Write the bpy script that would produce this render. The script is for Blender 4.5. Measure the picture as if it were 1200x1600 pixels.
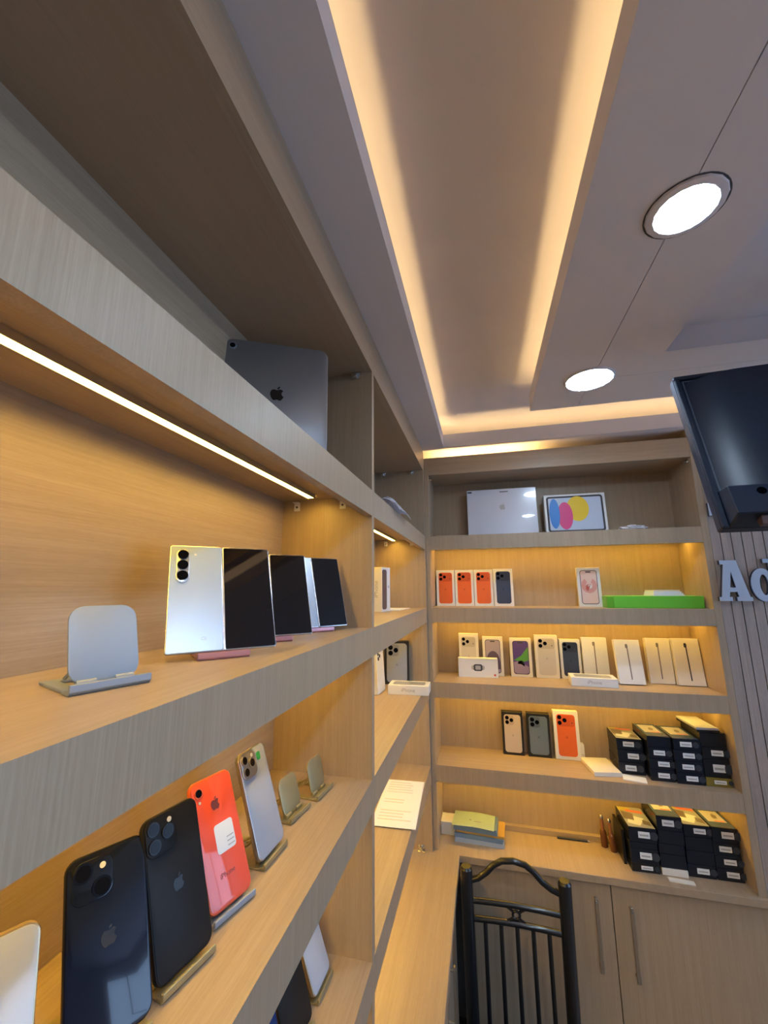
import bpy, bmesh, math, random
from mathutils import Matrix, Vector
from mathutils.geometry import tessellate_polygon
for o in list(bpy.data.objects): bpy.data.objects.remove(o, do_unlink=True)
scene = bpy.context.scene
COL = scene.collection
R = math.radians
random.seed(7)

# ------------------------------------------------------------------ camera
cam_data = bpy.data.cameras.new('camera'); cam = bpy.data.objects.new('camera', cam_data); COL.objects.link(cam)
cam_data.sensor_fit = 'AUTO'; cam_data.sensor_width = 36.0; cam_data.lens = 624.4 / 1600 * 36
cam_data.clip_start = 0.02
_r, _u, _f = (0.97139, 0.23742, -0.00631), (0.05018, -0.17917, 0.98254), (-0.23214, 0.95474, 0.18596)
CAMPOS = (0.2558, 0.0, 1.8247)
cam.matrix_world = Matrix(((_r[0], _u[0], -_f[0], CAMPOS[0]), (_r[1], _u[1], -_f[1], CAMPOS[1]), (_r[2], _u[2], -_f[2], CAMPOS[2]), (0, 0, 0, 1)))
scene.camera = cam
# ------------------------------------------------------------------ world, exposure
world = bpy.data.worlds.new('world'); scene.world = world; world.use_nodes = True
bg = world.node_tree.nodes['Background']; bg.inputs['Color'].default_value = (0.42, 0.64, 1.0, 1); bg.inputs['Strength'].default_value = 4.4
vs = scene.view_settings
vs.view_transform = 'Standard'; vs.look = 'None'; vs.gamma = 1.0; vs.use_curve_mapping = False; vs.exposure = 0.0
# daylight (the world) through an unseen shop front, placed for its light; portal samples it
pd = bpy.data.lights.new('daylight_portal', 'AREA'); pd.shape = 'RECTANGLE'; pd.size = 1.4; pd.size_y = 2.2; pd.cycles.is_portal = True
po = bpy.data.objects.new('daylight_portal', pd); COL.objects.link(po); po.location = (3.19, 0.9, 1.6); po.rotation_euler = (0, R(90), 0)
scene.cycles.max_bounces = 7; scene.cycles.diffuse_bounces = 5; scene.cycles.glossy_bounces = 3
SHELF_LED, COVE_LED, TOP_LED, LAMP = 48.0, 20.0, 120.0, 115.0

# ------------------------------------------------------------------ key measures (metres)
YP = 0.929      # face of the partition between the two left units
YC = 1.8764     # front plane of the rear unit
YB = 2.10       # its back panel
XL, XR = 0.0205, 1.132
DX = -0.24      # depth of the left units
Z1, Z2, Z3, ZR = 1.7332, 1.4133, 1.0796, 2.0621    # shelf tops, rail top
FH = 0.0645     # fascia height
ZH, ZS = 2.383, 2.483    # header bottom, soffit
ZTRAY, ZLIP = 2.62, 2.546
ZW = 0.76

# ------------------------------------------------------------------ materials
def newmat(name):
    m = bpy.data.materials.new(name); m.use_nodes = True
    nt = m.node_tree; b = nt.nodes['Principled BSDF']
    return m, nt, b
def plain(name, col, rough=0.5, metal=0.0, coat=0.0, spec=0.5, noise=0.0, nscale=200, bump=0.0):
    m, nt, b = newmat(name)
    b.inputs['Base Color'].default_value = (*col, 1); b.inputs['Roughness'].default_value = rough
    b.inputs['Metallic'].default_value = metal; b.inputs['Coat Weight'].default_value = coat
    b.inputs['Specular IOR Level'].default_value = spec
    if noise or bump:
        tc = nt.nodes.new('ShaderNodeTexCoord'); n = nt.nodes.new('ShaderNodeTexNoise')
        n.inputs['Scale'].default_value = nscale; n.inputs['Detail'].default_value = 3
        nt.links.new(tc.outputs['Object'], n.inputs['Vector'])
        if noise:
            mx = nt.nodes.new('ShaderNodeMix'); mx.data_type = 'RGBA'
            mx.inputs['A'].default_value = (*[c * (1 - noise) for c in col], 1); mx.inputs['B'].default_value = (*[min(1, c * (1 + noise)) for c in col], 1)
            nt.links.new(n.outputs['Fac'], mx.inputs['Factor']); nt.links.new(mx.outputs['Result'], b.inputs['Base Color'])
        if bump:
            bp = nt.nodes.new('ShaderNodeBump'); bp.inputs['Strength'].default_value = bump; bp.inputs['Distance'].default_value = 0.002
            nt.links.new(n.outputs['Fac'], bp.inputs['Height']); nt.links.new(bp.outputs['Normal'], b.inputs['Normal'])
    return m
def emit(name, col, strength):
    m, nt, b = newmat(name)
    b.inputs['Base Color'].default_value = (0.8, 0.8, 0.8, 1)
    b.inputs['Emission Color'].default_value = (*col, 1); b.inputs['Emission Strength'].default_value = strength
    return m
def wood(name, axis, light=(0.43, 0.325, 0.225), dark=(0.35, 0.257, 0.17), rough=0.42):
    """oak laminate, fine straight grain along one axis"""
    m, nt, b = newmat(name); N, L = nt.nodes, nt.links
    tc = N.new('ShaderNodeTexCoord')
    def grain(across, along, detail, dist):
        mp = N.new('ShaderNodeMapping'); s = [across] * 3; s['xyz'.index(axis)] = along
        mp.inputs['Scale'].default_value = s
        n = N.new('ShaderNodeTexNoise'); n.inputs['Scale'].default_value = 1; n.inputs['Detail'].default_value = detail; n.inputs['Distortion'].default_value = dist
        L.new(tc.outputs['Object'], mp.inputs['Vector']); L.new(mp.outputs['Vector'], n.inputs['Vector']); return n
    g1 = grain(420, 7, 3, 0.3); g2 = grain(60, 1.5, 2, 0.4); g3 = grain(900, 60, 2, 0.0)
    ad = N.new('ShaderNodeMath'); ad.operation = 'MULTIPLY_ADD'; ad.inputs[1].default_value = 0.45
    ad2 = N.new('ShaderNodeMath'); ad2.operation = 'MULTIPLY_ADD'; ad2.inputs[1].default_value = 0.25
    ml = N.new('ShaderNodeMath'); ml.operation = 'MULTIPLY'; ml.inputs[1].default_value = 0.30
    L.new(g2.outputs['Fac'], ml.inputs[0]); L.new(g1.outputs['Fac'], ad.inputs[0]); L.new(ml.outputs[0], ad.inputs[2])
    L.new(g3.outputs['Fac'], ad2.inputs[0]); L.new(ad.outputs[0], ad2.inputs[2])
    rp = N.new('ShaderNodeValToRGB'); rp.color_ramp.elements[0].position = 0.36; rp.color_ramp.elements[0].color = (*dark, 1)
    rp.color_ramp.elements[1].position = 0.62; rp.color_ramp.elements[1].color = (*light, 1)
    L.new(ad2.outputs[0], rp.inputs['Fac']); L.new(rp.outputs['Color'], b.inputs['Base Color'])
    bp = N.new('ShaderNodeBump'); bp.inputs['Strength'].default_value = 0.25; bp.inputs['Distance'].default_value = 0.0006
    L.new(ad2.outputs[0], bp.inputs['Height']); L.new(bp.outputs['Normal'], b.inputs['Normal'])
    b.inputs['Roughness'].default_value = rough
    return m
WX, WY, WZ = wood('oak_laminate_grain_x', 'x'), wood('oak_laminate_grain_y', 'y'), wood('oak_laminate_grain_z', 'z')
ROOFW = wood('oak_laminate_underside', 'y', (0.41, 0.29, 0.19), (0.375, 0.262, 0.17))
SLATW = wood('slat_laminate', 'z', (0.44, 0.36, 0.32), (0.29, 0.23, 0.20))
PAINT = plain('ceiling_paint', (0.67, 0.63, 0.66), 0.85, noise=0.04, nscale=9, bump=0.05)
WALL = plain('wall_paint', (0.62, 0.60, 0.58), 0.85, noise=0.03, nscale=6)
FLOOR = plain('floor_tile', (0.22, 0.20, 0.185), 0.35, noise=0.12, nscale=12)
WARM = emit('warm_led', (1.0, 0.60, 0.085), SHELF_LED)
COVE = emit('cove_led', (1.0, 0.70, 0.30), COVE_LED)
TOPL = emit('cabinet_top_led', (1.0, 0.68, 0.24), TOP_LED)
LAMPM = emit('downlight_diffuser', (0.62, 0.80, 1.0), LAMP)
ALU = plain('aluminium', (0.62, 0.62, 0.63), 0.35, 0.9)
CHROME = plain('chrome', (0.75, 0.75, 0.76), 0.18, 1.0)
BRASS = plain('aged_steel_handle', (0.45, 0.38, 0.30), 0.35, 0.9)
BLACKM = plain('black_enamel', (0.008, 0.008, 0.010), 0.28, 0.0, 0.3)
SILVER = plain('silver_anodised', (0.32, 0.37, 0.44), 0.5, 0.4)
GOLD = plain('gold_anodised', (0.40, 0.345, 0.19), 0.42, 0.6)
PINK = plain('pink_anodised', (0.62, 0.33, 0.40), 0.35, 0.5)
WHITE = plain('white_card', (0.80, 0.80, 0.80), 0.45, noise=0.02, nscale=40)
CREAM = plain('cream_card', (0.78, 0.74, 0.68), 0.5)
PAPER = plain('paper', (0.78, 0.81, 0.92), 0.8, noise=0.03, nscale=30)
INK = plain('ink', (0.06, 0.06, 0.07), 0.7)
GREYINK = plain('grey_ink', (0.42, 0.41, 0.42), 0.7)
GLASSBLK = plain('black_glass', (0.004, 0.004, 0.006), 0.06, 0.0, 0.5)
LENS = plain('lens_glass', (0.004, 0.004, 0.006), 0.10, 0.0, 0.0, 0.15)
BLKCARD = plain('black_card', (0.007, 0.008, 0.011), 0.35)
NAVYCARD = plain('navy_black_card', (0.008, 0.011, 0.020), 0.25)
ORANGE = plain('orange_print', (0.80, 0.15, 0.03), 0.4)
ORANGED = plain('orange_print_dark', (0.62, 0.10, 0.02), 0.4)
BLUEP = plain('deep_blue_print', (0.035, 0.055, 0.115), 0.4)
BLUEPD = plain('deep_blue_print_dark', (0.02, 0.03, 0.07), 0.4)
SILVP = plain('silver_print', (0.62, 0.58, 0.54), 0.4)
SILVPD = plain('silver_print_dark', (0.50, 0.46, 0.42), 0.4)
PURPLE = plain('dark_purple_print', (0.10, 0.07, 0.13), 0.4)
GREEN = plain('green_card', (0.16, 0.58, 0.05), 0.35)
OLIVE = plain('olive_card', (0.22, 0.16, 0.02), 0.5)

# ------------------------------------------------------------------ builders
class MB:
    def __init__(s): s.bm = bmesh.new()
    def _mk(s, vs, fs):
        v = [s.bm.verts.new(c) for c in vs]
        for f in fs:
            try: s.bm.faces.new([v[i] for i in f])
            except ValueError: pass
        return s
    def box(s, x0, x1, y0, y1, z0, z1):
        return s._mk([(x0,y0,z0),(x1,y0,z0),(x1,y1,z0),(x0,y1,z0),(x0,y0,z1),(x1,y0,z1),(x1,y1,z1),(x0,y1,z1)],
                     [(0,3,2,1),(4,5,6,7),(0,1,5,4),(1,2,6,5),(2,3,7,6),(3,0,4,7)])
    def prism(s, poly, a0, a1, axis='z'):
        """poly in the plane normal to axis, extruded from a0 to a1"""
        def P(p, a):
            return {'z': (p[0], p[1], a), 'y': (p[0], a, p[1]), 'x': (a, p[0], p[1])}[axis]
        n = len(poly); vs = [P(p, a0) for p in poly] + [P(p, a1) for p in poly]
        tri = tessellate_polygon([[Vector((p[0], p[1], 0)) for p in poly]])
        fs = [tuple(t) for t in tri] + [tuple(i + n for i in reversed(t)) for t in tri]
        fs += [(i, (i + 1) % n, (i + 1) % n + n, i + n) for i in range(n)]
        s._mk(vs, fs); return s
    def plate(s, polys, y0, y1):
        """outline with holes in the xz plane, thickness y0..y1"""
        allp = [p for pl in polys for p in pl]; n = len(allp)
        tri = tessellate_polygon([[Vector((p[0], p[1], 0)) for p in pl] for pl in polys])
        vs = [(p[0], y0, p[1]) for p in allp] + [(p[0], y1, p[1]) for p in allp]
        fs = [tuple(t) for t in tri] + [tuple(i + n for i in reversed(t)) for t in tri]
        k = 0
        for pl in polys:
            m = len(pl); fs += [(k + i, k + (i + 1) % m, k + (i + 1) % m + n, k + i + n) for i in range(m)]; k += m
        return s._mk(vs, fs)
    def slab(s, w, h, t, r, bev=0.0, seg=5, x0=None, z0=0.0, y0=0.0):
        """rounded rectangle standing in the xz plane; front face at y0, back at y0+t; bottom z0"""
        cx = 0 if x0 is None else x0
        def ring(inset, y):
            rr = max(r - inset, 1e-4); pts = []
            for (sx, sz, a0) in ((1, 1, 0), (-1, 1, 90), (-1, -1, 180), (1, -1, 270)):
                ox = sx * (w / 2 - r); oz = sz * (h / 2 - r)
                for k in range(seg + 1):
                    a = R(a0 + 90 * k / seg); pts.append((cx + ox + rr * math.cos(a), y, z0 + h / 2 + oz + rr * math.sin(a)))
            return pts
        if bev > 0: spec = [(bev, y0), (bev * .3, y0 + bev * .3), (0, y0 + bev), (0, y0 + t - bev), (bev * .3, y0 + t - bev * .3), (bev, y0 + t)]
        else: spec = [(0, y0), (0, y0 + t)]
        rings = [[s.bm.verts.new(p) for p in ring(i, y)] for i, y in spec]
        n = len(rings[0])
        for a, b_ in zip(rings, rings[1:]):
            for i in range(n): s.bm.faces.new((a[i], b_[i], b_[(i + 1) % n], a[(i + 1) % n]))
        s.bm.faces.new(rings[0]); s.bm.faces.new(list(reversed(rings[-1]))); return s
    def disc(s, cx, cz, r, y0, y1, n=20, rz=None):
        return s.plate([[(cx + r * math.cos(2 * math.pi * i / n), cz + (rz or r) * math.sin(2 * math.pi * i / n)) for i in range(n)]], y0, y1)
    def cyl(s, p, q, r0, r1=None, n=14):
        p, q = Vector(p), Vector(q); r1 = r0 if r1 is None else r1
        d = (q - p).normalized(); a = d.orthogonal().normalized(); b_ = d.cross(a)
        A = [s.bm.verts.new(p + (a * math.cos(t) + b_ * math.sin(t)) * r0) for t in [2 * math.pi * i / n for i in range(n)]]
        B = [s.bm.verts.new(q + (a * math.cos(t) + b_ * math.sin(t)) * r1) for t in [2 * math.pi * i / n for i in range(n)]]
        for i in range(n): s.bm.faces.new((A[i], A[(i + 1) % n], B[(i + 1) % n], B[i]))
        s.bm.faces.new(list(reversed(A))); s.bm.faces.new(B); return s
    def tube(s, pts, r, n=10):
        pts = [Vector(p) for p in pts]; rings = []
        up = None
        for i, p in enumerate(pts):
            d = ((pts[i + 1] if i + 1 < len(pts) else p) - (pts[i - 1] if i else p)).normalized()
            a = d.orthogonal().normalized() if up is None else (up - d * up.dot(d)).normalized()
            up = a; b_ = d.cross(a)
            rings.append([s.bm.verts.new(p + (a * math.cos(t) + b_ * math.sin(t)) * r) for t in [2 * math.pi * k / n for k in range(n)]])
        for A, B in zip(rings, rings[1:]):
            for k in range(n): s.bm.faces.new((A[k], A[(k + 1) % n], B[(k + 1) % n], B[k]))
        s.bm.faces.new(list(reversed(rings[0]))); s.bm.faces.new(rings[-1]); return s
    def lathe(s, prof, cx=0, cy=0, n=18):
        rings = [[s.bm.verts.new((cx + r * math.cos(2 * math.pi * k / n), cy + r * math.sin(2 * math.pi * k / n), z)) for k in range(n)] for r, z in prof]
        for A, B in zip(rings, rings[1:]):
            for k in range(n): s.bm.faces.new((A[k], A[(k + 1) % n], B[(k + 1) % n], B[k]))
        s.bm.faces.new(list(reversed(rings[0]))); s.bm.faces.new(rings[-1]); return s
    def build(s, name, mat, parent=None, bevel=0.0, smooth=False, world_space=False):
        bmesh.ops.recalc_face_normals(s.bm, faces=s.bm.faces)
        if bevel > 0:
            bmesh.ops.bevel(s.bm, geom=[e for e in s.bm.edges if len(e.link_faces) == 2 and e.calc_face_angle(0) > 0.6], offset=bevel, segments=1, affect='EDGES', clamp_overlap=True)
        me = bpy.data.meshes.new(name); s.bm.to_mesh(me); s.bm.free()
        if smooth:
            for p in me.polygons: p.use_smooth = True
            try: me.set_sharp_from_angle(angle=R(40))
            except Exception: pass
        me.materials.append(mat)
        return link(name, me, parent, world_space)
def link(name, me, parent=None, world_space=False):
    o = bpy.data.objects.new(name, me); COL.objects.link(o)
    if parent is not None:
        o.parent = parent
        if world_space: o.matrix_parent_inverse = root_matrix(parent).inverted()
    return o
def root_matrix(o):
    m = Matrix.LocRotScale(o.location, o.rotation_euler, o.scale)
    return (root_matrix(o.parent) @ o.matrix_parent_inverse @ m) if o.parent else m
def tag(o, label, cat, group=None):
    o['label'] = label; o['category'] = cat
    if group: o['group'] = group
    return o
def thing(name, label, cat, loc=(0, 0, 0), rot=(0, 0, 0), group=None):
    o = bpy.data.objects.new(name, None); COL.objects.link(o); o.empty_display_size = 0.02
    o.location = loc; o.rotation_euler = rot
    return tag(o, label, cat, group)
def struct(o): o['kind'] = 'structure'; return o
TEXTS = {}
def text(s, size, mat, parent, name='lettering', loc=(0, 0, 0), rot=(0, 0, 0), align='CENTER'):
    key = (s, size, align, mat.name)
    if key not in TEXTS:
        cu = bpy.data.curves.new('text', 'FONT'); cu.body = s; cu.size = size; cu.align_x = align; cu.align_y = 'CENTER'; cu.extrude = 0.00015; cu.resolution_u = 3
        to = bpy.data.objects.new('text', cu); COL.objects.link(to)
        dg = bpy.context.evaluated_depsgraph_get(); dg.update()
        me = bpy.data.meshes.new_from_object(to.evaluated_get(dg)); bpy.data.objects.remove(to, do_unlink=True)
        me.transform(Matrix.Rotation(R(90), 4, 'X')); me.materials.clear(); me.materials.append(mat); TEXTS[key] = me
    o = link(name, TEXTS[key], parent); o.location = loc; o.rotation_euler = rot; return o
LOGO = [(0,.30),(.10,.34),(.20,.37),(.30,.34),(.37,.27),(.31,.21),(.275,.12),(.28,.02),(.32,-.06),(.40,-.12),(.36,-.22),(.29,-.33),(.21,-.40),(.12,-.385),(.03,-.355),(-.05,-.36),(-.14,-.40),(-.22,-.39),(-.30,-.30),(-.37,-.17),(-.405,-.02),(-.395,.13),(-.34,.26),(-.25,.33),(-.15,.345),(-.06,.31)]
LEAF = [(0,.36),(.11,.40),(.165,.48),(.17,.57),(.08,.53),(.02,.45)]
def logo(parent, mat, cx, cz, size, y, th=0.0003, rot=0):
    c, s_ = math.cos(rot) * size, math.sin(rot) * size
    T = lambda pl: [(cx + p[0] * c - p[1] * s_, cz + p[0] * s_ + p[1] * c) for p in pl]
    return MB().plate([T(LOGO)], y - th, y).plate([T(LEAF)], y - th, y).build('logo', mat, parent)

# ------------------------------------------------------------------ the room
struct(MB().box(-0.3, 3.2, -2.5, 2.2, -0.05, 0).build('floor', FLOOR))
struct(MB().box(-0.3, -0.262, -2.5, 2.2, 0, 2.66).build('wall_left', WALL))
wb = struct(MB().box(-0.3, 3.2, 2.12, 2.2, 0, 2.66).build('wall_back', WALL))
struct(MB().box(-0.3, 3.2, -2.56, -2.5, 0, 2.66).build('wall_front', WALL))
wr = MB().box(3.2, 3.26, -2.5, 2.2, 2.3, 2.66).box(3.2, 3.26, -2.5, -0.2, 0, 2.3).box(3.2, 3.26, 2.0, 2.2, 0, 2.3).box(3.2, 3.26, -0.2, 2.0, 0, 0.9)
struct(wr.build('wall_right', WALL))
wn = MB()
for y in (-0.18, 0.53, 1.26, 1.98): wn.box(3.21, 3.25, y - 0.02, y + 0.02, 0.9, 2.3)
wn.box(3.21, 3.25, -0.2, 2.0, 0.9, 0.94).box(3.21, 3.25, -0.2, 2.0, 2.26, 2.3)
struct(wn.build('unseen_window_1', ALU))  # unseen window, placed and sized for the daylight it gives

# ceiling: raised tray, dropped boards around it, cove lips with light strips behind
ceil = struct(MB().box(-0.3, 3.2, -2.5, 2.2, ZTRAY, ZTRAY + 0.03).build('ceiling', PAINT))
def cpart(name, mat, *boxes, bevel=0.0):
    m = MB()
    for b_ in boxes: m.box(*b_)
    return m.build(name, mat, ceil, bevel=bevel)
T = 0.012
cpart('soffit_board', PAINT, (-0.26, 0.104, -2.5, 2.12, ZS, ZS + T))                   # beside the left units
cpart('soffit_board', PAINT, (0.104, 3.2, 1.84, 2.12, ZS, ZS + T))                      # above the rear unit
cpart('cove_lip', PAINT, (0.092, 0.104, -2.5, 1.84, ZS + T, ZLIP))
cpart('cove_lip', PAINT, (0.092, 3.2, 1.84, 1.852, ZS + T, ZLIP))
cpart('soffit_board', PAINT, (0.463, 0.6292, -2.5, 1.52, ZS, ZS + T))
MB().prism([(0.6312, -2.5), (0.794, -2.5), (0.794, 1.2), (3.2, 1.2), (3.2, 1.3193), (0.6312, 1.3193)], ZS, ZS + T).build('soffit_board', PAINT, ceil)
cpart('soffit_board', PAINT, (0.6312, 3.2, 1.3207, 1.52, ZS, ZS + T))
cpart('joint_light_block', PAINT, (0.60, 0.66, -2.5, 1.4, ZS + T, ZS + 2 * T), (0.66, 3.2, 1.29, 1.35, ZS + T, ZS + 2 * T))  # unseen strips added to stop cove light leaking through the board joints
cpart('cove_lip', PAINT, (0.463, 0.475, -2.5, 1.508, ZS + T, ZLIP))
cpart('cove_lip', PAINT, (0.463, 3.2, 1.508, 1.52, ZS + T, ZLIP))
cpart('cove_light_stop', PAINT, (0.575, 0.585, -2.5, 1.41, ZS + T, ZTRAY), (0.575, 3.2, 1.40, 1.41, ZS + T, ZTRAY))  # unseen boards added to keep the strip light inside the trough
cpart('cove_light_stop', PAINT, (-0.05, -0.04, -2.5, 2.05, ZS + T, ZTRAY), (-0.04, 3.2, 2.05, 2.06, ZS + T, ZTRAY))
cpart('recess_panel', PAINT, (0.794, 3.2, -2.5, 1.2, 2.552, 2.564), (0.782, 0.794, -2.5, 1.212, ZS + T, 2.564), (0.794, 3.2, 1.2, 1.212, ZS + T, 2.564))
cpart('cove_light_strip', COVE, (0.058, 0.068, -2.45, 1.90, ZS + T, ZS + T + 0.004))
cpart('cove_light_strip', COVE, (0.06, 3.1, 1.890, 1.900, ZS + T, ZS + T + 0.004))
cpart('cove_light_strip', COVE, (0.502, 0.512, -2.45, 1.47, ZS + T, ZS + T + 0.004))
cpart('cove_light_strip', COVE, (0.51, 3.1, 1.465, 1.475, ZS + T, ZS + T + 0.004))

def downlight(x, y, r, rim, label, z=ZS, ring=False):
    t = thing('downlight', label, 'ceiling light', (x, y, z), group='round ceiling downlights')
    MB().lathe([(rim, 0), (rim - 0.002, -0.004), (r + 0.002, -0.006), (r, -0.004), (r, 0)]).build('rim', PAINT, t, smooth=True)
    if ring: MB().lathe([(rim + 0.0022, -0.0002), (rim + 0.0022, -0.0008), (rim - 0.001, -0.0008)], n=36).build('cutout_gap', INK, t)
    MB().lathe([(r, -0.001), (r, -0.004), (r * .6, -0.0045)], n=28).build('diffuser', LAMPM, t)
downlight(0.637, 0.707, 0.047, 0.062, 'round white downlight nearer the camera with a dark ring around it', ring=True)
downlight(0.621, 1.313, 0.068, 0.076, 'round white downlight closer to the rear shelves and television')
for x, y, w in [(0.63, -0.10, 'right above'), (0.63, -0.706, 'just behind'), (0.63, -1.312, 'well behind'), (0.63, -1.918, 'farthest behind')]:  # unseen lamps added to carry on the row and brighten the near rail
    downlight(x, y, 0.064, 0.076, 'unseen round white ceiling downlight %s the camera position' % w)

# slatted wall to the right of the rear unit
for k in range(16):
    x0 = 1.159 + 0.036 * k + (0.0 if k == 0 else 0.0)
    x1 = x0 + 0.0325
    MB().box(x0, x1, YC, YC + 0.012, ZW + 0.0, ZS).build('slat', SLATW, wb)
MB().box(1.158, 1.80, YC + 0.012, YC + 0.03, ZW, ZS).build('slat_backing', plain('slat_groove', (0.05, 0.04, 0.038), 0.8), wb)

# ------------------------------------------------------------------ shelving
def shelf_unit_left(y0, y1, label, led_inset, ends):
    """unit against the left wall between y0 and y1 (inner faces)"""
    t = thing('display_shelving', label, 'shelving', (DX / 2, (y0 + y1) / 2, ZW if ends else 0.0))
    def B(name, mat, parent, *bx, bevel=0.0):
        m = MB()
        for b_ in bx: m.box(*b_)
        return m.build(name, mat, parent, world_space=True, bevel=bevel)
    B('back_panel', WY, t, (DX - 0.018, DX, y0, y1, 0.78, 2.47))
    for zt in (ZR, Z1, Z2, Z3):
        s = B('shelf', WY, t, (DX, -0.0015, y0, y1, zt - 0.015, zt))
        B('fascia', WZ, s, (-0.0015, 0, y0, y1, zt - FH, zt), (-0.018, -0.0015, y0, y1, zt - FH, zt - 0.0151))
        l = B('light_profile', ALU, s, (-0.147, -0.129, y0 + 0.01, y1 - led_inset, zt - 0.021, zt - 0.0151), (-0.147, -0.1455, y0 + 0.01, y1 - led_inset, zt - 0.0245, zt - 0.021), (-0.1305, -0.129, y0 + 0.01, y1 - led_inset, zt - 0.0245, zt - 0.021))
        B('light_strip', WARM, s, (-0.145, -0.131, y0 + 0.01, y1 - led_inset, zt - 0.0225, zt - 0.0212))
    h = B('header', WY, t, (-0.018, 0, y0, y1, ZH, ZS - 0.0005))
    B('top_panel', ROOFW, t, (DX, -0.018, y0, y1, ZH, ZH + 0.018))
    return t
UA = shelf_unit_left(-1.6, YP, 'oak shelving bay nearest the camera holding phones on metal stands', 0.05, False)
UB = shelf_unit_left(YP + 0.018, YC - 0.018, 'narrow oak shelving bay between the phone display bay and the corner', 0.035, True)
MB().box(DX - 0.018, 0, YP, YP + 0.018, 0.775, ZS - 0.001).build('side_panel', WZ, UA, world_space=True, bevel=0.0008)
MB().box(DX - 0.018, 0, -1.618, -1.6, 0.775, ZS - 0.001).build('side_panel', WZ, UA, world_space=True)
MB().box(DX - 0.018, 0, YC - 0.018, YC, ZW, ZS - 0.001).build('side_panel', WZ, UB, world_space=True, bevel=0.0008)

UC = thing('display_shelving', 'oak shelving bay across the rear wall stacked with boxed phones', 'shelving', ((XL + XR) / 2, (YC + YB) / 2, ZW))
def C(name, mat, parent, *bx, bevel=0.0):
    m = MB()
    for b_ in bx: m.box(*b_)
    return m.build(name, mat, parent, world_space=True, bevel=bevel)
C('back_panel', WZ, UC, (XL, XR, YB, YB + 0.016, ZW, 2.40))
C('side_panel', WZ, UC, (0.0005, XL, YC, YB + 0.016, ZW, 2.4467), bevel=0.0008)
C('side_panel', WZ, UC, (XR, 1.158, YC - 0.001, YB + 0.016, ZW, ZS - 0.001), bevel=0.0008)
for zt in (ZR, Z1, Z2, Z3):
    s = C('shelf', WX, UC, (XL, XR, YC + 0.0015, YB, zt - 0.015, zt))
    C('fascia', WZ, s, (XL, XR, YC, YC + 0.0015, zt - FH, zt), (XL, XR, YC + 0.0015, YC + 0.018, zt - FH, zt - 0.0151))
    C('light_profile', ALU, s, (XL + 0.005, XR - 0.005, YC + 0.121, YC + 0.139, zt - 0.021, zt - 0.0151), (XL + 0.005, XR - 0.005, YC + 0.121, YC + 0.1225, zt - 0.0245, zt - 0.021), (XL + 0.005, XR - 0.005, YC + 0.1375, YC + 0.139, zt - 0.0245, zt - 0.021))
    C('light_strip', WARM, s, (XL + 0.005, XR - 0.005, YC + 0.123, YC + 0.137, zt - 0.0225, zt - 0.0212))
C('header', WX, UC, (XL, XR, YC, YC + 0.018, 2.3597, 2.4467), bevel=0.0008)
C('top_panel', WX, UC, (XL, XR, YC + 0.018, YB, 2.3597, 2.3777))
C('top_light_strip', TOPL, UC, (0.05, 0.50, 1.945, 1.955, 2.3777, 2.384))

# small metal fittings left on the carcasses
def bracket(parent, x, y, z):
    b_ = MB().box(x - 0.008, x + 0.008, y - 0.002, y, z - 0.011, z + 0.011).box(x - 0.008, x + 0.008, y - 0.014, y, z + 0.009, z + 0.011).build('bracket', WHITE, parent, world_space=True, bevel=0.0005)
    MB().cyl((x, y - 0.0022, z - 0.001), (x, y - 0.0034, z - 0.001), 0.0028).build('screw', INK, b_, world_space=True)
for x in (-0.2, -0.076): bracket(UA, x, YP, 2.03)
for x in (-0.188, -0.063): bracket(UB, x, YC - 0.018, 2.03)
def hinge(parent, x, y, z, dy=-1):
    h = MB().box(x - 0.012, x + 0.012, y + dy * 0.002 - .001, y + dy * 0.002 + .001, z - 0.016, z).cyl((x, y + dy * .004, z - 0.010), (x, y + dy * 0.014, z - 0.010), 0.0065)
    h.box(x - 0.004, x + 0.016, min(y, y + dy * .010), max(y, y + dy * .010), z - 0.006, z - 0.001)
    h.build('hinge', CHROME, parent, world_space=True, bevel=0.0006)
hinge(UA, -0.045, YP, ZH); hinge(UB, -0.060, YC - 0.018, ZH); hinge(UB, -0.20, YC - 0.018, ZH)
for x, sx in ((XL, 1), (XR, -1)):
    MB().box(min(x, x + sx * .003), max(x, x + sx * .003), 1.895, 1.925, 2.342, 2.359).cyl((x + sx * .003, 1.91, 2.348), (x + sx * .014, 1.91, 2.348), 0.006).build('hinge', CHROME, UC, world_space=True)
MB().cyl((-0.045, 1.857, 0.772), (-0.045, 1.842, 0.772), 0.008).box(-0.058, -0.032, 1.8555, 1.8578, 0.762, 0.782).cyl((-0.06, 1.846, 0.763), (-0.03, 1.846, 0.763), 0.002).build('hinge', CHROME, UB, world_space=True, smooth=True)

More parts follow.
